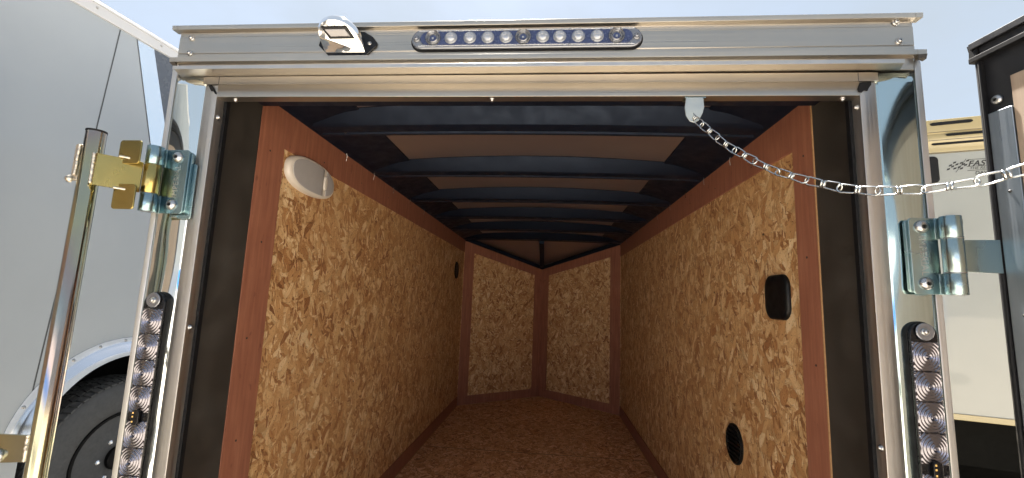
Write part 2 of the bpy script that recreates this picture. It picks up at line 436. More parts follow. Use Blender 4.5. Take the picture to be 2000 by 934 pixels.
# brads and screws holding the linings
for s in (-1, 1):
    for k in range(9):
        MB().lathe((s*(W-.0035), .62+.37*k, 1.690+.012*(k % 3)), (-s, 0, 0), [(.0032, 0), (.003, .0008), (0, .001)], 8).build('brad', 'decal', T)
        MB().lathe((s*(W-.0035), .62+.37*k, .05), (-s, 0, 0), [(.0032, 0), (.003, .0008), (0, .001)], 8).build('brad', 'decal', T)
    for k in range(5):
        MB().lathe((s*(W-.004), (.275 if s > 0 else .27)+.01*math.sin(k*2), 1.62-.31*k), (-s, 0, 0), [(.0036, 0), (.0034, .0008), (0, .001)], 8).build('brad', 'decal', T)
for j in range(7):
    for i in range(6): MB().lathe((-.75+.3*i, 1.2+.41*j, 0), (0, 0, 1), [(.0045, 0), (.004, .0008), (0, .001)], 8).build('floor_screw', 'decal', T)
B('floor_joint', 'decal', T, -.84, .84, 2.437, 2.441, .0002, .0008)
# ---- roof
ZC = 1.872
def zr(x, base): return base - .045*(x/W)**2
NX = 24; X = [-W+2*W*i/NX for i in range(NX+1)]
mb = MB(); mb.loft([[(x, y, zr(x, ZC)) for x in X] + [(x, y, zr(x, ZC)+.004) for x in X[::-1]] for y in (.04, L)]); mb.build('roof_sheet', 'roof_skin', T, smooth=True)
mb = MB(); XO = [-.975+1.95*i/NX for i in range(NX+1)]
mb.loft([[(x, y, 1.90-.03*(x/.97)**2) for x in XO] + [(x, y, 1.906-.03*(x/.97)**2) for x in XO[::-1]] for y in (.02, L+.06)]); mb.build('outer_roof', 'white_paint', T, smooth=True)
MB().slab([(-.975, L+.05, 1.875), (.975, L+.05, 1.875), (0, TIP+.15, 1.70)], (0, 0, .006)).build('outer_roof_nose', 'white_paint', T)
def bow(y1, w_=.125):
    """hat-section roof bow, rear edge of its flange at y1"""
    prof = [(y1-w_-.03, .068), (y1-w_-.025, .066), (y1-w_+.005, .020), (y1-w_+.02, .003), (y1-w_+.03, 0), (y1-.048, 0), (y1-.042, .005), (y1-.030, .006), (y1-.024, -.001), (y1-.010, -.001), (y1-.005, .002), (y1, .002), (y1+.003, .068)]
    mb = MB(); mb.loft([[(x, y, 1.80-.012*(x/W)**2 + z*((zr(x, ZC)-1.80+.012*(x/W)**2)/.068 if z > .01 else 1)) for y, z in prof] for x in X]); o = mb.build('roof_bow', 'black_steel', T, smooth=True); o.data.set_sharp_from_angle(angle=R(22)); [screw(o, (x_, y1-.036, 1.8-.012*(x_/W)**2+.0055), (0, 0, -1), .006, 'screw', 'decal') for x_ in (-.74, -.05, .74)]; return o
for y in (.585, 1.20, 1.82, 2.44, 3.06): bow(y)
bow(3.745, .14)
B('header_beam', 'black_steel', T, -.87, .87, .036, .215, 1.752, 1.86, bevel=.004)
for s in (-1, 1):
    # coved black side rail under the roof edge
    prof = [(s*.862, 1.787), (s*.845, 1.787), (s*.835, 1.797), (s*.80, 1.806), (s*.74, 1.822), (s*.70, 1.832), (s*.64, 1.841), (s*.64, 1.862), (s*.862, 1.862)]
    MB().loft([[(x, y, z) for x, z in prof] for y in (.2, L)]).build('side_rail', 'black_steel', T, smooth=True)
    for y in (.78, 1.10, 1.40, 1.72, 2.05, 2.7, 3.3):
        MB().tube([(s*.847, y, 1.80), (s*.846, y+.012, 1.775), (s*.850, y+.015, 1.752)], .0012, 5).build('loose_fibre', 'screw', T)
# nose roof
MB().slab([(-W, L+.02, 1.818), (W, L+.02, 1.818), (0, TIP+.01, 1.585)], (0, 0, .005)).build('nose_roof_sheet', 'roof_skin', T)
for s in (-1, 1):
    MB().tube([(s*(W-.01), L-.01, H+.018), (0, TIP-.01, HT+.018)], .024, 8).build('nose_rail', 'black_steel', T, smooth=True)
MB().loft([[(x, L, 1.800) for x in (-.026, .026)] + [(.026, L, 1.775), (-.026, L, 1.775)], [(x, TIP-.03, 1.578) for x in (-.026, .026)] + [(.026, TIP-.03, 1.548), (-.026, TIP-.03, 1.548)]]).build('nose_strut', 'black_steel', T)

# ---- rear header extrusion
hp = [(.020, 1.746), (-.003, 1.746), (-.004, 1.776), (-.018, 1.777), (-.019, 1.790), (-.010, 1.793), (-.0104, 1.803), (-.0092, 1.8035), (-.0092, 1.8055), (-.0104, 1.806), (-.0104, 1.855), (-.0092, 1.8555), (-.0095, 1.868), (-.022, 1.871), (-.023, 1.8835), (.020, 1.885)]
HX = .968
hd = MB().prism(hp, -HX, HX, 'x').build('header_rail', 'alu_h', T, bevel=.0006)
for s in (-1, 1):   # lips run a little wider than the face
    MB().prism([(-.0225, 1.8715), (-.0235, 1.883), (.0, 1.8845), (.0, 1.8715)], s*HX, s*(HX+.016), 'x').build('rail_end', 'alu_h', hd)
    MB().prism([(-.0185, 1.7775), (-.0192, 1.7895), (.006, 1.792), (.006, 1.7775)], s*HX, s*(HX+.020 if s > 0 else HX+.014), 'x').build('rail_end', 'alu_h', hd)
MB().slab([(.968, -.019, 1.777), (.988, -.020, 1.778), (.986, -.018, 1.7655), (.979, -.0185, 1.769), (.968, -.018, 1.766)], (0, .012, 0)).build('torn_sealant', 'dark_panel', hd)
MB().slab([(-.984, -.017, 1.777), (-.966, -.018, 1.777), (-.966, -.012, 1.765), (-.976, -.012, 1.768)], (0, .008, 0)).build('torn_sealant', 'dark_panel', hd)
# rain shelf over the doors, mitred ends
MB().slab([(-.938, -.051, 1.7405), (.912, -.051, 1.7435), (.935, -.0035, 1.7435), (-.955, -.0035, 1.7405)], (0, 0, .0035)).build('rain_shelf', 'alu_h', T, bevel=.0006)
MB().prism([(-.0515, 1.736), (-.0515, 1.746), (-.0495, 1.746), (-.0495, 1.736)], -.937, .911, 'x').build('shelf_lip', 'alu_v', T, bevel=.0005)
B('header_fascia', 'alu_h', T, -.885, .885, -.003, .02, 1.7175, 1.7395)
B('fascia_seam', 'seam', T, -.8395, -.8380, -.0036, -.003, 1.7175, 1.7395)
B('fascia_seam', 'seam', T, .8380, .8395, -.0036, -.003, 1.7175, 1.7395)

# ---- door frame (jamb)
JW = .842; JH = 1.681
jp = [(0, 0), (.036, 0), (.0385, .002), (.0385, .011), (.006, .011), (.006, .030), (-.0005, .030), (-.0005, .002)]   # (outwards, back)
for s in (-1, 1):
    jb = MB().prism([(s*(JW+a), b) for a, b in jp], -.02, JH+.0345, 'z').build('door_jamb', 'alu_v', T, bevel=.0006)
MB().prism([(b-.0006, JH+a) for a, b in jp], -JW-.0, JW+.0, 'x').build('door_head', 'alu_h', T, bevel=.0006)
MB().slab([(.842, -.003, 1.713), (.868, -.003, 1.7165), (.868, -.003, 1.708), (.862, -.003, 1.700), (.858, -.003, 1.692), (.851, -.003, 1.694), (.845, -.003, 1.688), (.838, -.003, 1.690), (.836, -.003, 1.697)], (0, .002, 0)).build('rubber_scrap', 'rubber', T)
MB().slab([(-.868, -.003, 1.712), (-.860, -.003, 1.7155), (-.852, -.003, 1.707), (-.846, -.003, 1.697), (-.841, -.003, 1.688), (-.846, -.003, 1.689), (-.853, -.003, 1.699), (-.858, -.003, 1.697), (-.864, -.003, 1.705)], (0, .002, 0)).build('rubber_scrap', 'rubber', T)
for x, z in ((-.796, 0), (-.07, 0), (.81, 0)): screw(T, (x, .015, JH-.0006), (0, 0, -1), .0075, 'jamb_screw')
for s, z in ((-1, 1.627), (-1, 1.05), (1, 1.656), (1, .857)): screw(T, (s*(JW-.0006), .014, z), (-s, 0, 0), .0075, 'jamb_screw')
for x, z in ((-.932, 1.852), (-.931, 1.806), (.929, 1.866), (.933, 1.816)): screw(T, (x, -.0104, z), (0, -1, 0), .0085, 'header_screw')
for x, z in ((-.909, 1.760), (.906, 1.763), (-.002, 1.762)): screw(T, (x, -.004, z), (0, -1, 0), .007, 'header_screw')

# ---- polished corners, each a slightly buckled sheet
for s in (-1, 1):
    bm2 = bmesh.new(); nx, nz = 12, 90; gr = []
    for i in range(nx+1):
        col = []
        for j in range(nz+1):
            u = i/nx; v = j/nz; z = -.35 + v*2.09
            x = s*(.878 + u*.096)
            wob = .0022*math.sin(PI*u)*math.sin(z*7.3+1.1*s) + .0008*math.sin(PI*u)*math.sin(z*17+.7)
            col.append(bm2.verts.new((x, .0045 + wob*.8 - .0045*math.sin(PI*u), z)))
        gr.append(col)
    for i in range(nx):
        for j in range(nz): bm2.faces.new((gr[i][j], gr[i+1][j], gr[i+1][j+1], gr[i][j+1]))
    q = MB(); q.bm.free(); q.bm = bm2; cp = q.build('corner_panel', 'mirror_teal' if s > 0 else 'mirror', T, smooth=True)
    sm = cp.modifiers.new('thick', 'SOLIDIFY'); sm.thickness = .001; sm.offset = 0
    MB().prism([(s*.9745, .020), (s*.9745, .0035), (s*.9765, .003), (s*.989, .003), (s*.990, .005), (s*.990, .060), (s*.987, .060), (s*.987, .020)], -.35, 1.775, 'z').build('corner_trim', 'alu_v', T, bevel=.0004)
    B('corner_core', 'black_steel', T, *sorted((s*.885, s*.964)), .026, .034, -.35, 1.80)

# ---- brake light bar
bl = MB().prism(stadium(.013, 1.831, .306, .030), -.0135, -.010, 'y').build('brake_light', 'rubber', T, bevel=.001)
MB().prism(stadium(.013, 1.832, .302, .0275), -.022, -.0135, 'y').build('light_housing', 'smoke', bl, bevel=.003)
MB().prism(stadium(.013, 1.833, .278, .0190), -.0238, -.0215, 'y').build('circuit_board', 'led_board', bl, bevel=.0008)
for zz in (1.8115, 1.8545): MB().tube([(-.27, -.0235, zz), (.296, -.0235, zz)], .0014, 6).build('housing_rib', 'clear', bl, smooth=True)
for i, x in enumerate((-.230, -.182, -.131, -.083, -.035, .010, .061, .105, .153, .201, .250)):
    o = (x, -.0238, 1.8335)
    if i in (0, 5, 10):
        q = MB().lathe(o, (0, -1, 0), [(.0205, 0), (.0205, .004), (.0185, .0058), (.0170, .004), (.0150, .0015), (.0135, .0035), (.0120, .0045), (.0105, .003), (.0095, .001), (.0001, .001)], 28).build('bullseye_lens', 'smoke', bl, smooth=True)
        MB().lathe((x, -.0249, 1.8325), (0, -1, 0), [(.0085, 0), (.0085, .001), (0, .001)], 20).build('lens_centre', 'led_board', q)
        MB().box(x-.0026, x+.0026, -.0275, -.0258, 1.829, 1.834).build('chip', 'led_dome', q)
    else:
        q = MB().lathe(o, (0, -1, 0), [(.0172, 0), (.0168, .002), (.0150, .003), (.0148, .0042), (.0125, .0068), (.0098, .0086), (.006, .0100), (.0001, .0105)], 28).build('led_dome', 'led_dome', bl, smooth=True)
        for dz in (-.006, 0, .006): MB().tube([(x-.010, -.0332+abs(dz)*.25, 1.8335+dz), (x, -.0350+abs(dz)*.3, 1.8345+dz), (x+.010, -.0332+abs(dz)*.25, 1.8335+dz)], .0009, 5).build('dome_rib', 'clear', q, smooth=True)
for x in (-.275, .301): screw(bl, (x, -.022, 1.832), (0, -1, 0), .0095, 'screw', 'smoke')
for x in (-.106, .131):
    for zz in (1.8545, 1.8115): MB().lathe((x, -.0225, zz), (0, -1, 0), [(.003, 0), (.003, .002), (.001, .003)], 10).build('clip', 'smoke', bl)

# ---- chrome load light
ll = MB().prism([(-.552, 1.823), (-.518, 1.789), (-.416, 1.789), (-.388, 1.818), (-.386, 1.828), (-.400, 1.846), (-.424, 1.861), (-.445, 1.862), (-.520, 1.862), (-.548, 1.838)], -.0155, -.0104, 'y').build('load_light', 'black_gloss', T, bevel=.002)
def Dout(sc=1., n=22):
    p = [(-.0565*sc, 0.)]
    for k in range(n+1):
        a = PI - PI*k/n; p.append((.0565*sc*math.cos(a), .42 + .58*math.sin(a)))
    p.append((.0565*sc, 0.)); return p
CX = -.4735
secs = [(1.0, lambda v: (-.0155, 1.800+v*.066)), (1.0, lambda v: (-.0158-v*.036, 1.800+v*.070)), (1.0, lambda v: (-.016-v*.064, 1.800+v*.066)), (.985, lambda v: (-.017-v*.072, 1.800+v*.058)), (.93, lambda v: (-.0175-v*.072, 1.801+v*.046))]
rings = []
for sc, fn in secs:
    ring = []
    for u, v in Dout(sc):
        y, z = fn(v); ring.append((CX+u - .006*v, y, z))
    rings.append(ring)
MB().loft(rings).build('hood', 'chrome', ll, smooth=True)
def onD(u, v, o=.0): return (CX+u-.006*v, -.0175-v*.072-.0015-o, 1.801+v*.046-.0015-o)
lw = MB().loft([[onD(-.036, .80), onD(.032, .80), onD(.042, .42), onD(-.026, .42)], [onD(-.034, .78, .001), onD(.030, .78, .001), onD(.040, .44, .001), onD(-.024, .44, .001)]]).build('light_window', 'black_gloss', ll)
MB().loft([[onD(-.027, .72, .001), onD(.026, .72, .001), onD(.034, .50, .001), onD(-.019, .50, .001)], [onD(-.025, .70, .003), onD(.024, .70, .003), onD(.032, .52, .003), onD(-.017, .52, .003)]]).build('window_lens', 'lens_grey', lw)
for x, z in ((-.407, 1.826), (-.428, 1.8225)): screw(ll, (x, -.0155, z), (0, -1, 0), .0055)

# ---- tail lights
def ringed(x0, x1, z0, z1, cx, cz, y, amp=.0010, pitch=.0062, nx=44, nz=52):
    bm3 = bmesh.new(); g3 = []
    for i in range(nx+1):
        c = []
        for j in range(nz+1):
            x = x0+(x1-x0)*i/nx; z = z0+(z1-z0)*j/nz; r = math.hypot((x-cx), (z-cz)*.92)
            h = amp*math.sin(2*PI*r/pitch) + .0045*math.exp(-(r/.016)**2) - (.004 if r < .004 else 0)
            if i in (0, nx) or j in (0, nz): h = -.002
            c.append(bm3.verts.new((x, y-h, z)))
        g3.append(c)
    for i in range(nx):
        for j in range(nz): bm3.faces.new((g3[i][j], g3[i+1][j], g3[i+1][j+1], g3[i][j+1]))
    q = MB(); q.bm.free(); q.bm = bm3; return q
for s in (-1, 1):
    cx = .9285*s; zt, zb = 1.139, .515; cz = (zt+zb)/2
    if s < 0: cx = -.925
    tl = MB().prism(stadium(cx, cz, (zt-zb)/2, .0315, horiz=False), -.0085, .0060, 'y').build('tail_light', 'rubber', T, bevel=.001)
    MB().prism(stadium(cx, cz, (zt-zb)/2-.0015, .0295, horiz=False), -.0150, -.0045, 'y').build('lens_housing', 'black_gloss', tl, bevel=.002)
    zs = [1.063-.0647*k for k in range(4)]; zs += [2*.827-z for z in zs[::-1]]
    for z in zs:
        ringed(cx-.0275, cx+.0275, z-.0322, z+.0322, cx+.002*s, z, -.0165).build('led_lens', 'ribbed', tl, smooth=True)
    for z in (.827,):
        q = MB().prism(stadium(cx, z, .019, .0095, horiz=False), -.0235, -.0170, 'y').build('marker_window', 'black_gloss', tl, bevel=.001)
        for dz in (-.010, .002, .011): B('chip', 'chip', q, cx-.007, cx-.0035, -.0242, -.0235, z+dz-.0018, z+dz+.0018)
    MB().prism(stadium(cx, 1.117, .0195, .0195), -.0205, -.0165, 'y').build('end_boss', 'smoke', tl, bevel=.002)
    screw(tl, (cx-.002*s, -.0205, 1.117), (0, -1, 0), .0085)

# ---- hinges
def hinge(s, xi, xo, z0, z1, kx, lefttext):
    """two-knuckle zinc hinge leaf bolted to the corner panel"""
    ky, kr = -.043, .0190
    za, zb_ = z0+.047, z1-.049
    pts = rrect(min(xi, xo), max(xi, xo), z0, z1, .009)
    h = MB().prism(pts, -.0205, -.0155, 'y').build('hinge', 'zinc', T, bevel=.0008)
    # spacer leaf behind, showing on the inner side
    MB().prism(rrect(min(xi-s*.004, xo), max(xi-s*.004, xo), z0+.004, z1-.004, .008), -.0152, -.0070, 'y').build('backing_plate', 'zinc', h, bevel=.0008)
    if s < 0: MB().prism(rrect(-.905, -.866, z0-.012, z1-.035, .006), -.0068, -.003, 'y').build('backing_plate', 'zinc', h, bevel=.0008)
    for (a, b) in ((z0, za), (zb_, z1)):
        # arm curls into the knuckle
        prof = []
        cxk = kx
        outer = [(xo-s*.006, -.0205), (cxk-s*.010, -.0240)]
        ring = [(cxk+s*kr*math.cos(t), ky+kr*math.sin(t)) for t in [R(130-12*k) for k in range(28)]]
        inner = [(xo-s*.006, -.0155)]
        MB().prism([(xo-s*.006, -.0205), (cxk-s*.004, -.0250), (cxk-s*.004, -.0200), (xo-s*.006, -.0155)], a, b, 'z').build('arm', 'zinc', h, bevel=.0006)
        kn = MB().lathe((cxk, ky, a), (0, 0, 1), [(kr-.004, 0), (kr-.0006, 0), (kr, .0006), (kr, b-a-.0006), (kr-.0006, b-a), (kr-.004, b-a)], 32).build('knuckle', 'zinc', h, smooth=True)
    MB().lathe((kx, ky, z0-.001), (0, 0, 1), [(.013, 0), (.013, z1-z0+.001)], 20).build('pin', 'screw', h, smooth=True)
    bx = (xi+xo)/2 - s*.004
    for z in (z0+.024, z1-.021): screw(h, (bx, -.0205, z), (0, -1, 0), .0148, 'bolt', 'screw', torx=True)
    rx, ry = (((0, 0, 1), (-1, 0, 0)) if lefttext else ((0, 0, -1), (1, 0, 0)))
    text('IMPERIAL', .0215, 'screw', h, frame((bx+(.0 if s > 0 else .004), -.0207, (z0+z1)/2), rx, ry, (0, -1, 0)), .0005, spacing=1.05)
    return h, za, zb_
hR, za, zb_ = hinge(1, .912, .972, 1.2, 1.374, .982, False)
kn = MB().lathe((.982, -.043, za+.0015), (0, 0, 1), [(.012, 0), (.0186, 0), (.0192, .0008), (.0192, zb_-za-.0038), (.0186, zb_-za-.003), (.012, zb_-za-.003)], 32).build('strap_knuckle', 'zinc', hR, smooth=True)
for z in (za+.0004, zb_-.0010): MB().lathe((.982, -.043, z), (0, 0, 1), [(.0200, -.0008), (.0200, .0008)], 24).build('washer', 'screw', hR)
MB().slab([(.999, -.046, za+.004), (1.100, -.030, za+.004), (1.100, -.030, zb_+.001), (.999, -.046, zb_-.004)], (0, .005, 0)).build('door_strap', 'zinc', hR, bevel=.0008)
hL, za, zb_ = hinge(-1, -.880, -.950, 1.345, 1.520, -.957, True)

# ---- hinge post of the left door
PT = Vector((-1.071, -.10, 1.539)); PB = Vector((-1.078, -.10, .25)); dv = (PB-PT).normalized()
post = MB().lathe(PT, dv, [(.017, 0), (.0205, 0), (.021, .001), (.021, (PB-PT).length)], 40).build('door_post', 'zinc_p', T, smooth=True)
MB().lathe(PT-dv*.0035, dv, [(.016, 0), (.0212, .001), (.0217, .003), (.0212, .006), (.019, .006)], 40).build('end_cap', 'rubber', post, smooth=True)
kn = MB().lathe((-.957, -.043, za+.0015), (0, 0, 1), [(.012, 0), (.0186, 0), (.0192, .0008), (.0192, zb_-za-.0038), (.0186, zb_-za-.003), (.012, zb_-za-.003)], 32).build('strap_knuckle', 'zinc_y', post, smooth=True)
MB().slab([(-1.052, -.112, 1.397), (-1.040, -.113, 1.397), (-.978, -.066, 1.393), (-.974, -.055, 1.393), (-.974, -.055, 1.473), (-.978, -.066, 1.474), (-1.040, -.113, 1.478), (-1.052, -.112, 1.478)], (-.004, .005, 0)).build('strap', 'zinc_y', post, bevel=.0008)
for z0, z1, x0 in ((1.462, 1.524, -1.020), (1.343, 1.408, -1.018)):
    MB().prism(rrect(x0, x0+.060, z0, z1, .008), -.082, -.078, 'y').build('tab', 'zinc_y', post, bevel=.0006)
def bead(pts, r, n=26):
    P_ = [Vector(p) for p in pts]; path = [P_[0].lerp(P_[1], k/n) for k in range(n+1)]
    MB().tube([p+Vector((random.uniform(-.0006, .0006), random.uniform(-.0006, .0006), 0)) for p in path], [r*(.75+.35*abs(math.sin(k*1.3))) for k in range(n+1)], 8).build('weld', 'weld', post, smooth=True)
bead([(-1.047, -.115, 1.400), (-1.049, -.115, 1.478)], .0042)
bead([(-1.004, -.094, 1.4775), (-.985, -.078, 1.476)], .0032, 10); bead([(-1.006, -.095, 1.3955), (-.985, -.078, 1.394)], .0032, 10)
MB().prism(rrect(-1.108, -1.090, 1.408, 1.502, .004), -.112, -.095, 'y').build('stop_bar', 'weld', post, bevel=.001)
bead([(-1.093, -.116, 1.42), (-1.091, -.116, 1.50)], .004)
MB().lathe((-1.108, -.112, 1.411), (0, -1, 0), [(.0095, 0), (.009, .004), (.006, .008), (.001, .009)], 12).build('weld', 'weld', post, smooth=True)
MB().slab([(-1.57, -.113, .700), (-1.088, -.113, .742), (-1.090, -.113, .800), (-1.57, -.113, .787)], (0, .006, 0)).build('door_bracket', 'zinc_p', post, bevel=.0008)
bead([(-1.0915, -.116, .745), (-1.0925, -.116, .800)], .0042); screw(post, (-1.166, -.1132, .751), (0, -1, 0), .0165, 'bolt')

# ---- barn doors, swung wide open
def door(s, H0, ang, latch):
    a = R(ang); d = Vector((s*math.sin(a), -math.cos(a), 0)); n = Vector((s*math.cos(a), math.sin(a), 0))  # n = outwards, away from the opening
    def fm(s0, s1, t0, t1, z0, z1, name, mat, par, bevel=.0015):
        m = Matrix.Translation(Vector((H0[0], H0[1], 0))) @ Matrix((d, n, Vector((0, 0, 1)))).transposed().to_4x4()
        return MB().box(s0, s1, t0, t1, z0, z1, m).build(name, mat, par, bevel=bevel)
    s0 = -.032; s1 = .86; z0, z1 = .04, 1.806
    D = fm(s0+.004, s1, .004, .040, z0, z1-.01, 'door', 'door_black', T)
    fm(s0-.010, s1+.01, -.006, .030, z1-.016, z1, 'cap_moulding', 'door_black', D)
    fm(s0-.008, s1, -.012, .004, z1-.052, z1-.040, 'weather_strip', 'rubber', D)
    fm(s0+.004, s0+.0125, -.010, .004, z0, z1-.055, 'edge_strip', 'rubber', D, .003)
    fm(s0-.004, s0+.0035, -.002, .038, z0, z1-.018, 'edge_seal', 'rubber', D, .003)
    fm(.031, s1-.06, -.0015, .0035, z0+.06, z1-.118, 'wood_panel', 'lightwood', D, .0004)
    fm(-.018, .030, -.0045, .0035, z0+.01, z1-.187, 'aluminium_strip', 'alu_strip', D, .001)
    o = Vector((H0[0], H0[1], 1.647)) + d*-.002
    screw(D, o + n*.003, -n, .0115, 'bolt', 'screw', torx=True)
    for k in range(5):
        q = Vector((H0[0], H0[1], .35+.27*k)) + d*.008
        screw(D, q - n*.0046, -n, .0035, 'rivet', 'decal')
    for k in range(9):
        q = Vector((H0[0]-s*.002, H0[1], z1-.05-.013*(k % 2))) + d*(s0-.006+.0) + Vector((0, 0, -.004*k))
    MB().slab([Vector((H0[0], H0[1], z1-.001)) + d*(s0-.018), Vector((H0[0], H0[1], z1-.003)) + d*(s0-.004), Vector((H0[0], H0[1], z1-.044)) + d*(s0-.004), Vector((H0[0], H0[1], z1-.041)) + d*(s0-.013), Vector((H0[0], H0[1], z1-.047)) + d*(s0-.017), Vector((H0[0], H0[1], z1-.020)) + d*(s0-.015)], n*.02).build('torn_strip', 'rubber', D)
    return d
dR = door(1, (1.10, -.05), 7, True)
door(-1, (-1.56, -.12), 8, False)

# ---- lights and vents on the inner walls
# oval dome light, left wall
def oval(cy, cz, ry, rz, n=44, sq=2.4):
    return [(cy + ry*math.copysign(abs(math.cos(t))**(2/sq), math.cos(t)), cz + rz*math.copysign(abs(math.sin(t))**(2/sq), math.sin(t))) for t in [2*PI*k/n for k in range(n)]]
CYD, CZD = .532, 1.597
dl = MB().loft([[(-W+x, y, z) for y, z in oval(CYD, CZD, .168*k, .069*k)] for x, k in ((-.003, 1.), (.010, 1.), (.016, .975), (.020, .93), (.021, .88))]).build('dome_light', 'white_plastic', T, smooth=True)
prA = [p for p in oval(CYD, CZD, .150, .0585, 80) if p[0] < .600]; prB = [p for p in oval(CYD, CZD, .150, .0585, 80) if p[0] > .616]
prB.sort(key=lambda p: math.atan2(p[1]-CZD, p[0]-CYD)); prA.sort(key=lambda p: math.atan2(p[1]-CZD, -(p[0]-CYD)))
for pr in (prA, prB):
    c = (sum(p[0] for p in pr)/len(pr), sum(p[1] for p in pr)/len(pr))
    MB().loft([[(-W+x, c[0]+(y-c[0])*k, c[1]+(z-c[1])*k) for y, z in pr] for x, k in ((.019, 1.), (.0225, .98), (.0235, .85))]).build('lens', 'lens_grey', dl, smooth=True)
MB().loft([[(-W+x, .610+(y-.610)*k, CZD+(z-CZD)*k) for y, z in oval(.608, CZD, .012, .030, 24, 2.)] for x, k in ((.019, 1.), (.027, .95), (.0285, .8))]).build('switch', 'white_plastic', dl, smooth=True)
# round vents
def vent(s, y, z, r):
    x = s*(W-.0035 if False else W+.003)
    v = MB().lathe((x, y, z), (-s, 0, 0), [(r, 0), (r, .006), (r*.93, .010), (r*.86, .008), (r*.84, .004), (0, .003)], 36).build('round_vent', 'black_matte', T, smooth=True)
    for k in range(-3, 4):
        h = r*.8*math.sqrt(max(.05, 1-(k/4)**2))
        MB().box(x-s*.0095 if s > 0 else x+.003, x-s*.003 if s > 0 else x+.0095, y-h, y+h, z+k*r*.21-r*.045, z+k*r*.21+r*.045).build('louvre', 'black_matte', v)
vent(1, .862, .607, .078); vent(-1, 3.375, 1.426, .088)
# moulded black cover, right wall
cov = rrect(.392, .545, 1.122, 1.266, .034, 6)
def bul(k, x, b): return [(x, .4685+(y-.4685)*k*(.90+.10*(1-((z-1.194)/.072)**2)), 1.194+(z-1.194)*k*(1+b*(1-((y-.4685)/.078)**2))) for y, z in cov]
MB().loft([bul(1., W+.003, .04), bul(1.0, W-.002, .05), bul(.97, W-.008, .06), bul(.88, W-.012, .07), bul(.6, W-.014, .07)]).build('vent_cover', 'black_matte', T, smooth=True)
for s, y, z in ((-1, .66, .98), (1, 1.05, 1.22), (1, .62, 1.33), (1, .56, 1.42), (-1, 1.1, .72), (-1, 1.9, 1.1)):
    MB().lathe((s*(W+.003), y, z), (-s, 0, 0), [(.004, 0), (.0038, .0012), (.0015, .0014)], 10).build('panel_nail', 'decal', T)

# ---- running gear
B('frame_rail', 'black_steel', T, -.80, .80, .05, 3.6, -.12, -.021)
def wheel(parent, c, ax, r, rr, w_, full=False):
    """tyre with tread blocks, black rim, lug nuts; ax = outward axis (unit)"""
    c = Vector(c); ax = Vector(ax).normalized(); upv = Vector((0, 0, 1)); fv = upv.cross(ax).normalized()
    h = w_/2; wt = rr+.006
    wh = holder('wheel', parent)
    prof = [(wt, h*.62), (wt+.012, h*.80), (wt+.030, h*.93), (r*.80, h*1.0), (r*.88, h*.99), (r*.935, h*.93), (r*.972, h*.84), (r*.990, h*.74), (r*.997, h*.40), (r, 0)]
    prof = prof + [(a, -b) for a, b in prof[::-1][1:]]
    ty = MB().lathe(c, ax, prof, 72).build('tyre', 'tire', wh, smooth=True)
    if full:
        tb = MB()
        for k in range(76):
            t = 2*PI*k/76
            for (o0, o1, sk) in ((-.97, -.62, .3), (-.56, -.22, -.4), (-.17, .17, .35), (.22, .56, -.4), (.62, .97, .3)):
                e = Vector((0, 0, 0)); rad = upv*math.cos(t) + fv*math.sin(t); tan = fv*math.cos(t) - upv*math.sin(t)
                q = []
                for (aa, tt) in ((o0, -.011), (o1, -.011+sk*.02), (o1, .011+sk*.02*.6), (o0, .011)):
                    rr0 = r*(.997 - .030*max(0, abs(aa)-.6)/.4)
                    q.append(c + ax*h*aa*.93 + rad*rr0 + tan*tt)
                tb.slab(q, rad*.008)
        tb.build('tread_blocks', 'tire', ty)
    MB().lathe(c, ax, [(wt+.002, h*.55), (wt+.010, h*.70), (wt+.006, h*.80), (wt-.004, h*.82), (wt-.010, h*.72), (wt-.012, h*.20), (wt-.030, h*.02), (rr*.66, h*.05), (rr*.56, h*.40), (rr*.40, h*.50), (0, h*.50)], 48).build('rim', 'rim', wh, smooth=True)
    for k in range(8):
        t = 2*PI*k/8+.2; o = c + ax*h*.19 + (upv*math.cos(t)+fv*math.sin(t))*rr*.76
        MB().lathe(o, ax, [(rr*.12, 0), (rr*.11, .003), (0, .003)], 16).build('hand_hole', 'decal', wh)
    for k in range(6):
        t = 2*PI*k/6+.55; o = c + ax*h*.50 + (upv*math.cos(t)+fv*math.sin(t))*rr*.44
        MB().lathe(o, ax, [(.0135, 0), (.0135, .012), (.011, .020), (.006, .024), (0, .024)], 6).build('lug_nut', 'chrome', wh)
    MB().lathe(c+ax*h*.5, ax, [(rr*.27, 0), (rr*.27, .03), (rr*.22, .038), (0, .04)], 24).build('hub_cap', 'rim', wh, smooth=True)
    return wh
for s in (-1, 1): wheel(T, (s*1.10, 2.0, GZ+.33), (s, 0, 0), .33, .19, .19)
MB().tube([(-1.05, 2.0, GZ+.33), (1.05, 2.0, GZ+.33)], .03, 10).build('axle', 'black_steel', T)

# ================================================================== safety chain across the opening
A0 = Vector((.448, .000, 1.621)); phi = R(52); dh = Vector((math.cos(phi), -math.sin(phi), 0))
CH = thing('safety_chain', 'bright zinc chain slung from the door head to the open right door', 'chain', tuple(A0))
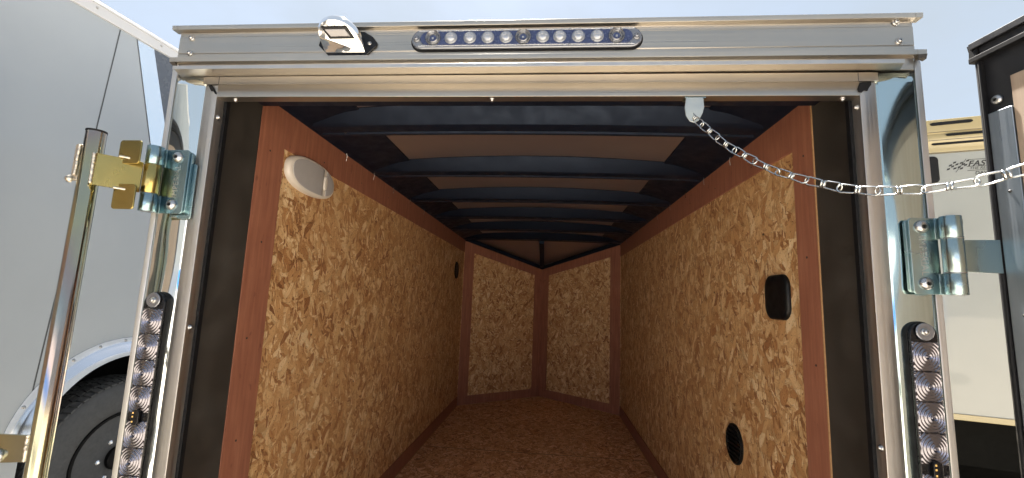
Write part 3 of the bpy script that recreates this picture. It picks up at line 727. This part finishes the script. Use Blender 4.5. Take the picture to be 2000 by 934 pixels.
# bracket: bent tab screwed under the head
MB().slab([(.426, .002, 1.6795), (.478, .002, 1.6795), (.478, .027, 1.6795), (.426, .027, 1.6795)], (0, 0, -.003)).build('bracket_foot', 'zinc', CH, bevel=.0006)
MB().prism([(.428, 1.677), (.470, 1.677), (.472, 1.652), (.468, 1.636), (.458, 1.616), (.447, 1.610), (.436, 1.614), (.427, 1.628), (.424, 1.650)], .0000, .0035, 'y').build('bracket', 'bracket', CH, bevel=.0008)
for x in (.438, .463): screw(CH, (x, .015, 1.6765), (0, 0, -1), .0085, 'bracket_screw')
MB().lathe((.447, -.0005, 1.622), (0, -1, 0), [(.0052, 0), (.0048, .0008), (0, .0008)], 16).build('bracket_hole', 'decal', CH)
KS = [(0, 1.621), (.039, 1.576), (.079, 1.531), (.122, 1.493), (.167, 1.456), (.217, 1.425), (.272, 1.397), (.327, 1.375), (.385, 1.363), (.447, 1.358), (.508, 1.364), (.567, 1.379), (.626, 1.400), (.684, 1.426), (.741, 1.456), (.797, 1.489), (.852, 1.523), (.906, 1.558), (.96, 1.594), (1.013, 1.630), (1.066, 1.667), (1.12, 1.702)]
knots = [A0 + dh*s_ + Vector((0, 0, z-1.621)) for s_, z in KS]
def link_mesh(half):
    """wire bent into two loops with a knot between them; x along the chain"""
    mb = MB(); r = .0016; wd = .0080
    for sg in (-1, 1):
        pts = []
        for k in range(13):
            a = -PI/2 + PI*k/12; pts.append((sg*(half-wd+wd*math.cos(a)), wd*math.sin(a), 0))
        pts = [(sg*.001, -.0045, .0), (sg*.006, -.0068, 0)] + pts + [(sg*.006, .0068, 0), (sg*.001, .0045, 0)]
        mb.tube(pts, r, 8)
    for dx in (-.0026, .0026):
        mb.tube([(dx + .0012*math.sin(t), .0062*math.cos(t), .0044*math.sin(t)) for t in [2*PI*k/16 for k in range(16)]], .0020, 8, closed=True)
    return mb
proto = link_mesh(.0335).build('chain_link', 'chain', None, smooth=True)
first = True
side = Vector((-dh.y, dh.x, 0))
for i, p in enumerate(knots):
    a = knots[max(0, i-1)]; b = knots[min(len(knots)-1, i+1)]; t = (b-a).normalized(); yv = Vector((0, 0, 1)).cross(t)
    zv = t.cross(yv.normalized()); yv = zv.cross(t)
    if first: o = proto; first = False
    else: o = proto.copy(); S.collection.objects.link(o)
    rl = R(68 if i % 2 else 112) + random.uniform(-.25, .25)
    Y = yv*math.cos(rl) + zv*math.sin(rl); Z = t.cross(Y)
    c = p.copy()
    o.parent = CH; o.matrix_parent_inverse = WI[CH.name]
    o.matrix_basis = frame(c, t, Y, Z)
e = knots[-1]
MB().box(e.x-.002, e.x+.045, e.y-.03, e.y+.03, e.z-.02, e.z+.02).build('door_eye', 'zinc', CH, bevel=.003)

# ================================================================== white trailer on the left
WC = Vector((-1.8767, .935, .350)); FC = -.05; FZ = .482; a = R(5.5)
LD = Vector((math.sin(a), math.cos(a), 0)); LN = Vector((math.cos(a), -math.sin(a), 0))   # along wall, outwards
LT = thing('enclosed_trailer', 'pale grey trailer with a bright wheel arch and slanted silver and charcoal stripes', 'trailer', (WC.x-.9, WC.y, -.01))
LM = Matrix.Translation(Vector((WC.x, WC.y, 0))) @ Matrix((LD, LN, Vector((0, 0, 1)))).transposed().to_4x4()
def LP(s_, t, z): return LM @ Vector((s_, t, z))
def lbox(name, mat, par, *a_, bevel=0.): return MB().box(*a_, LM).build(name, mat, par, bevel=bevel)
ZT = 2.318
# wall with the wheel opening cut out of it
ARC = .352
def arch(r, n=28): return [(FC+r*math.cos(t), FZ+r*math.sin(t)) for t in [PI*k/n for k in range(n+1)]]
wall = [(-3.2, .20), (-3.2, ZT), (3.4, ZT), (3.4, .20)] + [(FC+ARC, .20)] + arch(ARC) + [(FC-ARC, .20)]
MB().slab([LP(x, 0, z) for x, z in wall], LN*-.03).build('side_wall', 'white_paint', LT)
lbox('far_wall', 'white_paint', LT, -3.2, 3.4, -1.98, -1.95, .20, ZT); lbox('end_wall', 'white_paint', LT, -3.22, -3.2, -1.98, -.03, .20, ZT); lbox('end_wall', 'char_graphic', LT, 3.4, 3.42, -1.98, -.03, .20, ZT)
lbox('roof', 'rail_white', LT, -3.22, 3.42, -1.98, -.005, ZT+.05, ZT+.075)
lbox('floor_pan', 'undercarriage', LT, -3.2, 3.4, -1.94, -.42, .16, .20)
lbox('wheel_well', 'rubber', LT, -.44, .44, -.42, -.40, .0, .90); lbox('wheel_well', 'rubber', LT, -.48, .44, -.40, -.032, .845, .90)
rl = lbox('top_rail', 'rail_white', LT, -3.22, 3.42, -.02, .012, ZT, ZT+.052, bevel=.003)
lbox('rail_lip', 'rail_white', rl, -3.22, 3.42, .0125, .018, ZT+.044, ZT+.056, bevel=.002)
for k in range(12): screw(rl, LP(-1.9+.293*k+.02, .012, ZT+.028), LN, .006, 'rivet')
# graphics: thin sheets of coloured skin, slanted
MB().slab([LP(-.226, .0005, ZT-.003), LP(-.146, .0005, ZT-.003), LP(.30, .0005, .9), LP(.18, .0005, .9)], LN*.0012).build('silver_stripe', 'silver_graphic', LT)
MB().slab([LP(-.1455, .0005, ZT-.003), LP(3.3, .0005, ZT-.003), LP(3.3, .0005, .9), LP(.3005, .0005, .9)], LN*.0012).build('charcoal_panel', 'char_graphic', LT)
def seamline(s0, z0, s1, z1, wd=.0022): MB().slab([LP(s0-wd, .0005, z0), LP(s0+wd, .0005, z0), LP(s1+wd, .0005, z1), LP(s1-wd, .0005, z1)], LN*.0008).build('panel_seam', 'seam', LT)
seamline(-.305, ZT-.002, -.398, .66); seamline(-.2285, ZT-.002, .1775, .9, .0018)
for k in range(1, 5): seamline(-.305-.6*k, ZT-.002, -.398-.6*k, .25)
# fender arch: rounded band round the opening
n = 36; rings = []
for k in range(n+1):
    t = PI*k/n; cs, sn = math.cos(t), math.sin(t); ring = []
    for rr_, yy in ((ARC-.006, -.03), (ARC-.006, .046), (ARC-.003, .052), (ARC+.006, .052), (ARC+.020, .042), (ARC+.040, .022), (ARC+.050, .010), (ARC+.072, .004), (ARC+.072, .0), (ARC+.0, -.03)):
        ring.append(LP(FC+rr_*cs, yy, FZ+rr_*sn))
    rings.append(ring)
fe = MB().loft(rings, cap=True).build('wheel_arch', 'fender', LT, smooth=True)
for k in range(1, 12):
    t = PI*k/12+.05; screw(fe, LP(FC+(ARC+.060)*math.cos(t), .0045, FZ+(ARC+.060)*math.sin(t)), LN, .0075, 'rivet')
wheel(LT, LP(0, -.098, WC.z), LN, .358, .195, .205, True)
wheel(LT, LP(0, -1.85, WC.z), -LN, .358, .195, .205)
MB().tube([LP(0, -.15, WC.z), LP(0, -1.8, WC.z)], .035, 10).build('axle', 'undercarriage', LT)
for sy in (-.5, -1.5):
    lbox('jack_stand', 'undercarriage', LT, 2.9, 2.98, sy-.04, sy+.04, -.01, .17); lbox('jack_stand', 'undercarriage', LT, -2.9, -2.82, sy-.04, sy+.04, -.01, .17)

# ================================================================== cream trailer on the right
RO = Vector((2.645, 2.018, 0)); RD = Vector((.949, -.314, 0)).normalized(); RN = Vector((-RD.y, RD.x, 0))*-1   # RN faces the viewer
if RN.y > 0: RN = -RN
RTm = Matrix.Translation(RO) @ Matrix((RD, -RN, Vector((0, 0, 1)))).transposed().to_4x4()
RT = thing('panelled_trailer', 'cream trailer with slotted tan cap moulding and a checkered flag logo, behind the right door', 'trailer', tuple(RTm @ Vector((.8, .9, GZ))))
def RP(s_, t, z): return RTm @ Vector((s_, t, z))
def rbox(name, mat, par, *a_, bevel=0.): return MB().box(*a_, RTm).build(name, mat, par, bevel=bevel)
rbox('body', 'cream', RT, -.55, 2.6, .0, 1.9, .545, 2.235)
rbox('skirt_rail', 'cream_dark', RT, -.55, 2.6, -.008, .03, .512, .548, bevel=.002)
# cap moulding: profile swept along the wall
prof = [(0.02, 2.236), (-.006, 2.238), (-.010, 2.262), (-.012, 2.305), (-.026, 2.322), (-.028, 2.345), (-.020, 2.368), (-.034, 2.380), (-.036, 2.400), (-.034, 2.462), (.02, 2.475), (1.9, 2.475), (1.9, 2.236)]
mb = MB(); mb.loft([[RP(s_, y, z) for y, z in prof] for s_ in (-.57, 2.62)]); cpm = mb.build('cap_moulding', 'cream_dark', RT, bevel=.002)
def slot(s0, s1, z0, z1, y, h):
    c = MB(); n = 6; pts = []
    L_ = s1-s0
    for (sx, sg) in ((s1, 1), (s0, -1)):
        for k in range(n+1):
            t = -PI/2 + PI*k/n
            pts.append((sx + sg*(h*math.cos(t)*1.8-h*1.8), sg*h*math.sin(t)))
    P3 = [RP(a_, y, z0+(z1-z0)*(a_-s0)/L_+b_) for a_, b_ in pts]
    c.slab(P3, RN*.003).build('slot', 'black_matte', cpm)
slot(.004, .224, 2.431, 2.433, -.0355, .011); slot(.084, .62, 2.352, 2.352, -.0285, .009); slot(.012, .50, 2.298, 2.300, -.0125, .008)
slot(.30, .72, 2.431, 2.433, -.0355, .011)
for z in (2.372, 2.318, 2.238): MB().slab([RP(-.56, -.0375 if z > 2.36 else -.0285 if z > 2.3 else -.0075, z), RP(2.6, -.0375 if z > 2.36 else -.0285 if z > 2.3 else -.0075, z), RP(2.6, -.0375 if z > 2.36 else -.0285 if z > 2.3 else -.0075, z+.003), RP(-.56, -.0375 if z > 2.36 else -.0285 if z > 2.3 else -.0075, z+.003)], RN*.001).build('moulding_line', 'seam', cpm)
# dark rounded window/vent, round handle
def rpanel(name, mat, x0, x1, z0, z1, r, y, th):
    MB().slab([RP(x, y, z) for x, z in rrect(x0, x1, z0, z1, r)], RN*th).build(name, mat, RT, bevel=.002)
rpanel('side_vent', 'black_matte', -.075, .036, 2.040, 2.210, .022, -.0005, .012); rpanel('side_vent_rim', 'rubber', -.081, .042, 2.034, 2.216, .026, -.0003, .006)
rpanel('handle', 'black_matte', .055, .130, 1.720, 1.802, .03, -.0005, .02)
# logo: checkered flag and words
lg = holder('logo', RT)
def cell(x, z, w_, h_, sh=.35, cv=0):
    MB().slab([RP(x, -.0006, z), RP(x+w_, -.0006, z+w_*.30), RP(x+w_+h_*sh, -.0006, z+w_*.30+h_), RP(x+h_*sh, -.0006, z+h_)], RN*.0006).build('flag_check', 'decal', lg)
for i in range(6):
    for j in range(4):
        if (i+j) % 2 == 0:
            wob = .006*math.sin(i*1.4+.3)
            cell(.082+.0165*i-.002*j*0+.006*j, 2.121-.004+.0125*j+wob+.0012*i*j*.3 - (.0 if i > 1 else .004), .0155, .0115)
MB().slab([RP(.126, -.0006, 2.098), RP(.129, -.0006, 2.098), RP(.187, -.0006, 2.186), RP(.184, -.0006, 2.186)], RN*.0006).build('flag_pole', 'decal', lg)
tf = lambda x, z: frame(RP(x, -.0008, z), RD, Vector((0, 0, 1)), RN)
text('FAST', .052, 'decal', lg, tf(.247, 2.150), .0003, shear=.35, spacing=1.02, bold=.0012)
text('THE REAL', .0245, 'decal', lg, tf(.250, 2.119), .0003, shear=.25)
text('DAV', .030, 'decal', lg, tf(.252, 2.086), .0003, shear=.15, bold=.0004)
for x0, x1, z in ((.196, .32, 2.178), (.185, .32, 2.132), (.186, .32, 2.104)): MB().slab([RP(x0, -.0006, z), RP(x1, -.0006, z), RP(x1, -.0006, z+.0028), RP(x0, -.0006, z+.0028)], RN*.0006).build('logo_line', 'decal', lg)
rbox('chassis', 'undercarriage', RT, -.5, 2.5, .10, 1.8, .22, .512); rbox('added_shade_sheet', 'undercarriage', RT, -.5, 2.5, .56, .58, GZ+.03, .22)  # thin upright sheet added as painted shade beneath the body
rbox('chassis_beam', 'undercarriage', RT, -.52, 2.55, .35, .45, .16, .30); rbox('chassis_beam', 'undercarriage', RT, -.52, 2.55, 1.45, 1.55, .16, .30)
for s_ in (-.25, 1.6):
    wheel(RT, RP(s_, .32, GZ+.36), RN, .36, .20, .2); wheel(RT, RP(s_, 1.6, GZ+.36), -RN, .36, .20, .2)

# ================================================================== unseen trailer added behind the viewer for the polished metal to reflect
BT = thing('added_reflection_trailer', 'unseen white trailer with a blue stripe, added behind the viewer for reflections', 'trailer', (-1.5, -9.5, GZ))
B('body', 'rail_white', BT, -5.2, 3.2, -10.6, -8.4, .12, 2.3, bevel=.02)
M['blue'] = paint('blue_paint', (.02, .14, .50), .3)
B('blue_band', 'blue', BT, -5.21, 3.21, -8.398, -8.392, 1.0, 1.6)
for x in (-2.0, -1.1):
    wheel(BT, (x, -8.5, GZ+.36), (0, 1, 0), .36, .2, .2); wheel(BT, (x, -10.5, GZ+.36), (0, -1, 0), .36, .2, .2)
B('chassis', 'undercarriage', BT, -5, 3, -10.4, -8.6, -.05, .12)
B('jack', 'undercarriage', BT, 2.7, 2.8, -9.6, -9.4, GZ, -.05); B('jack', 'undercarriage', BT, -4.8, -4.7, -9.6, -9.4, GZ, -.05)
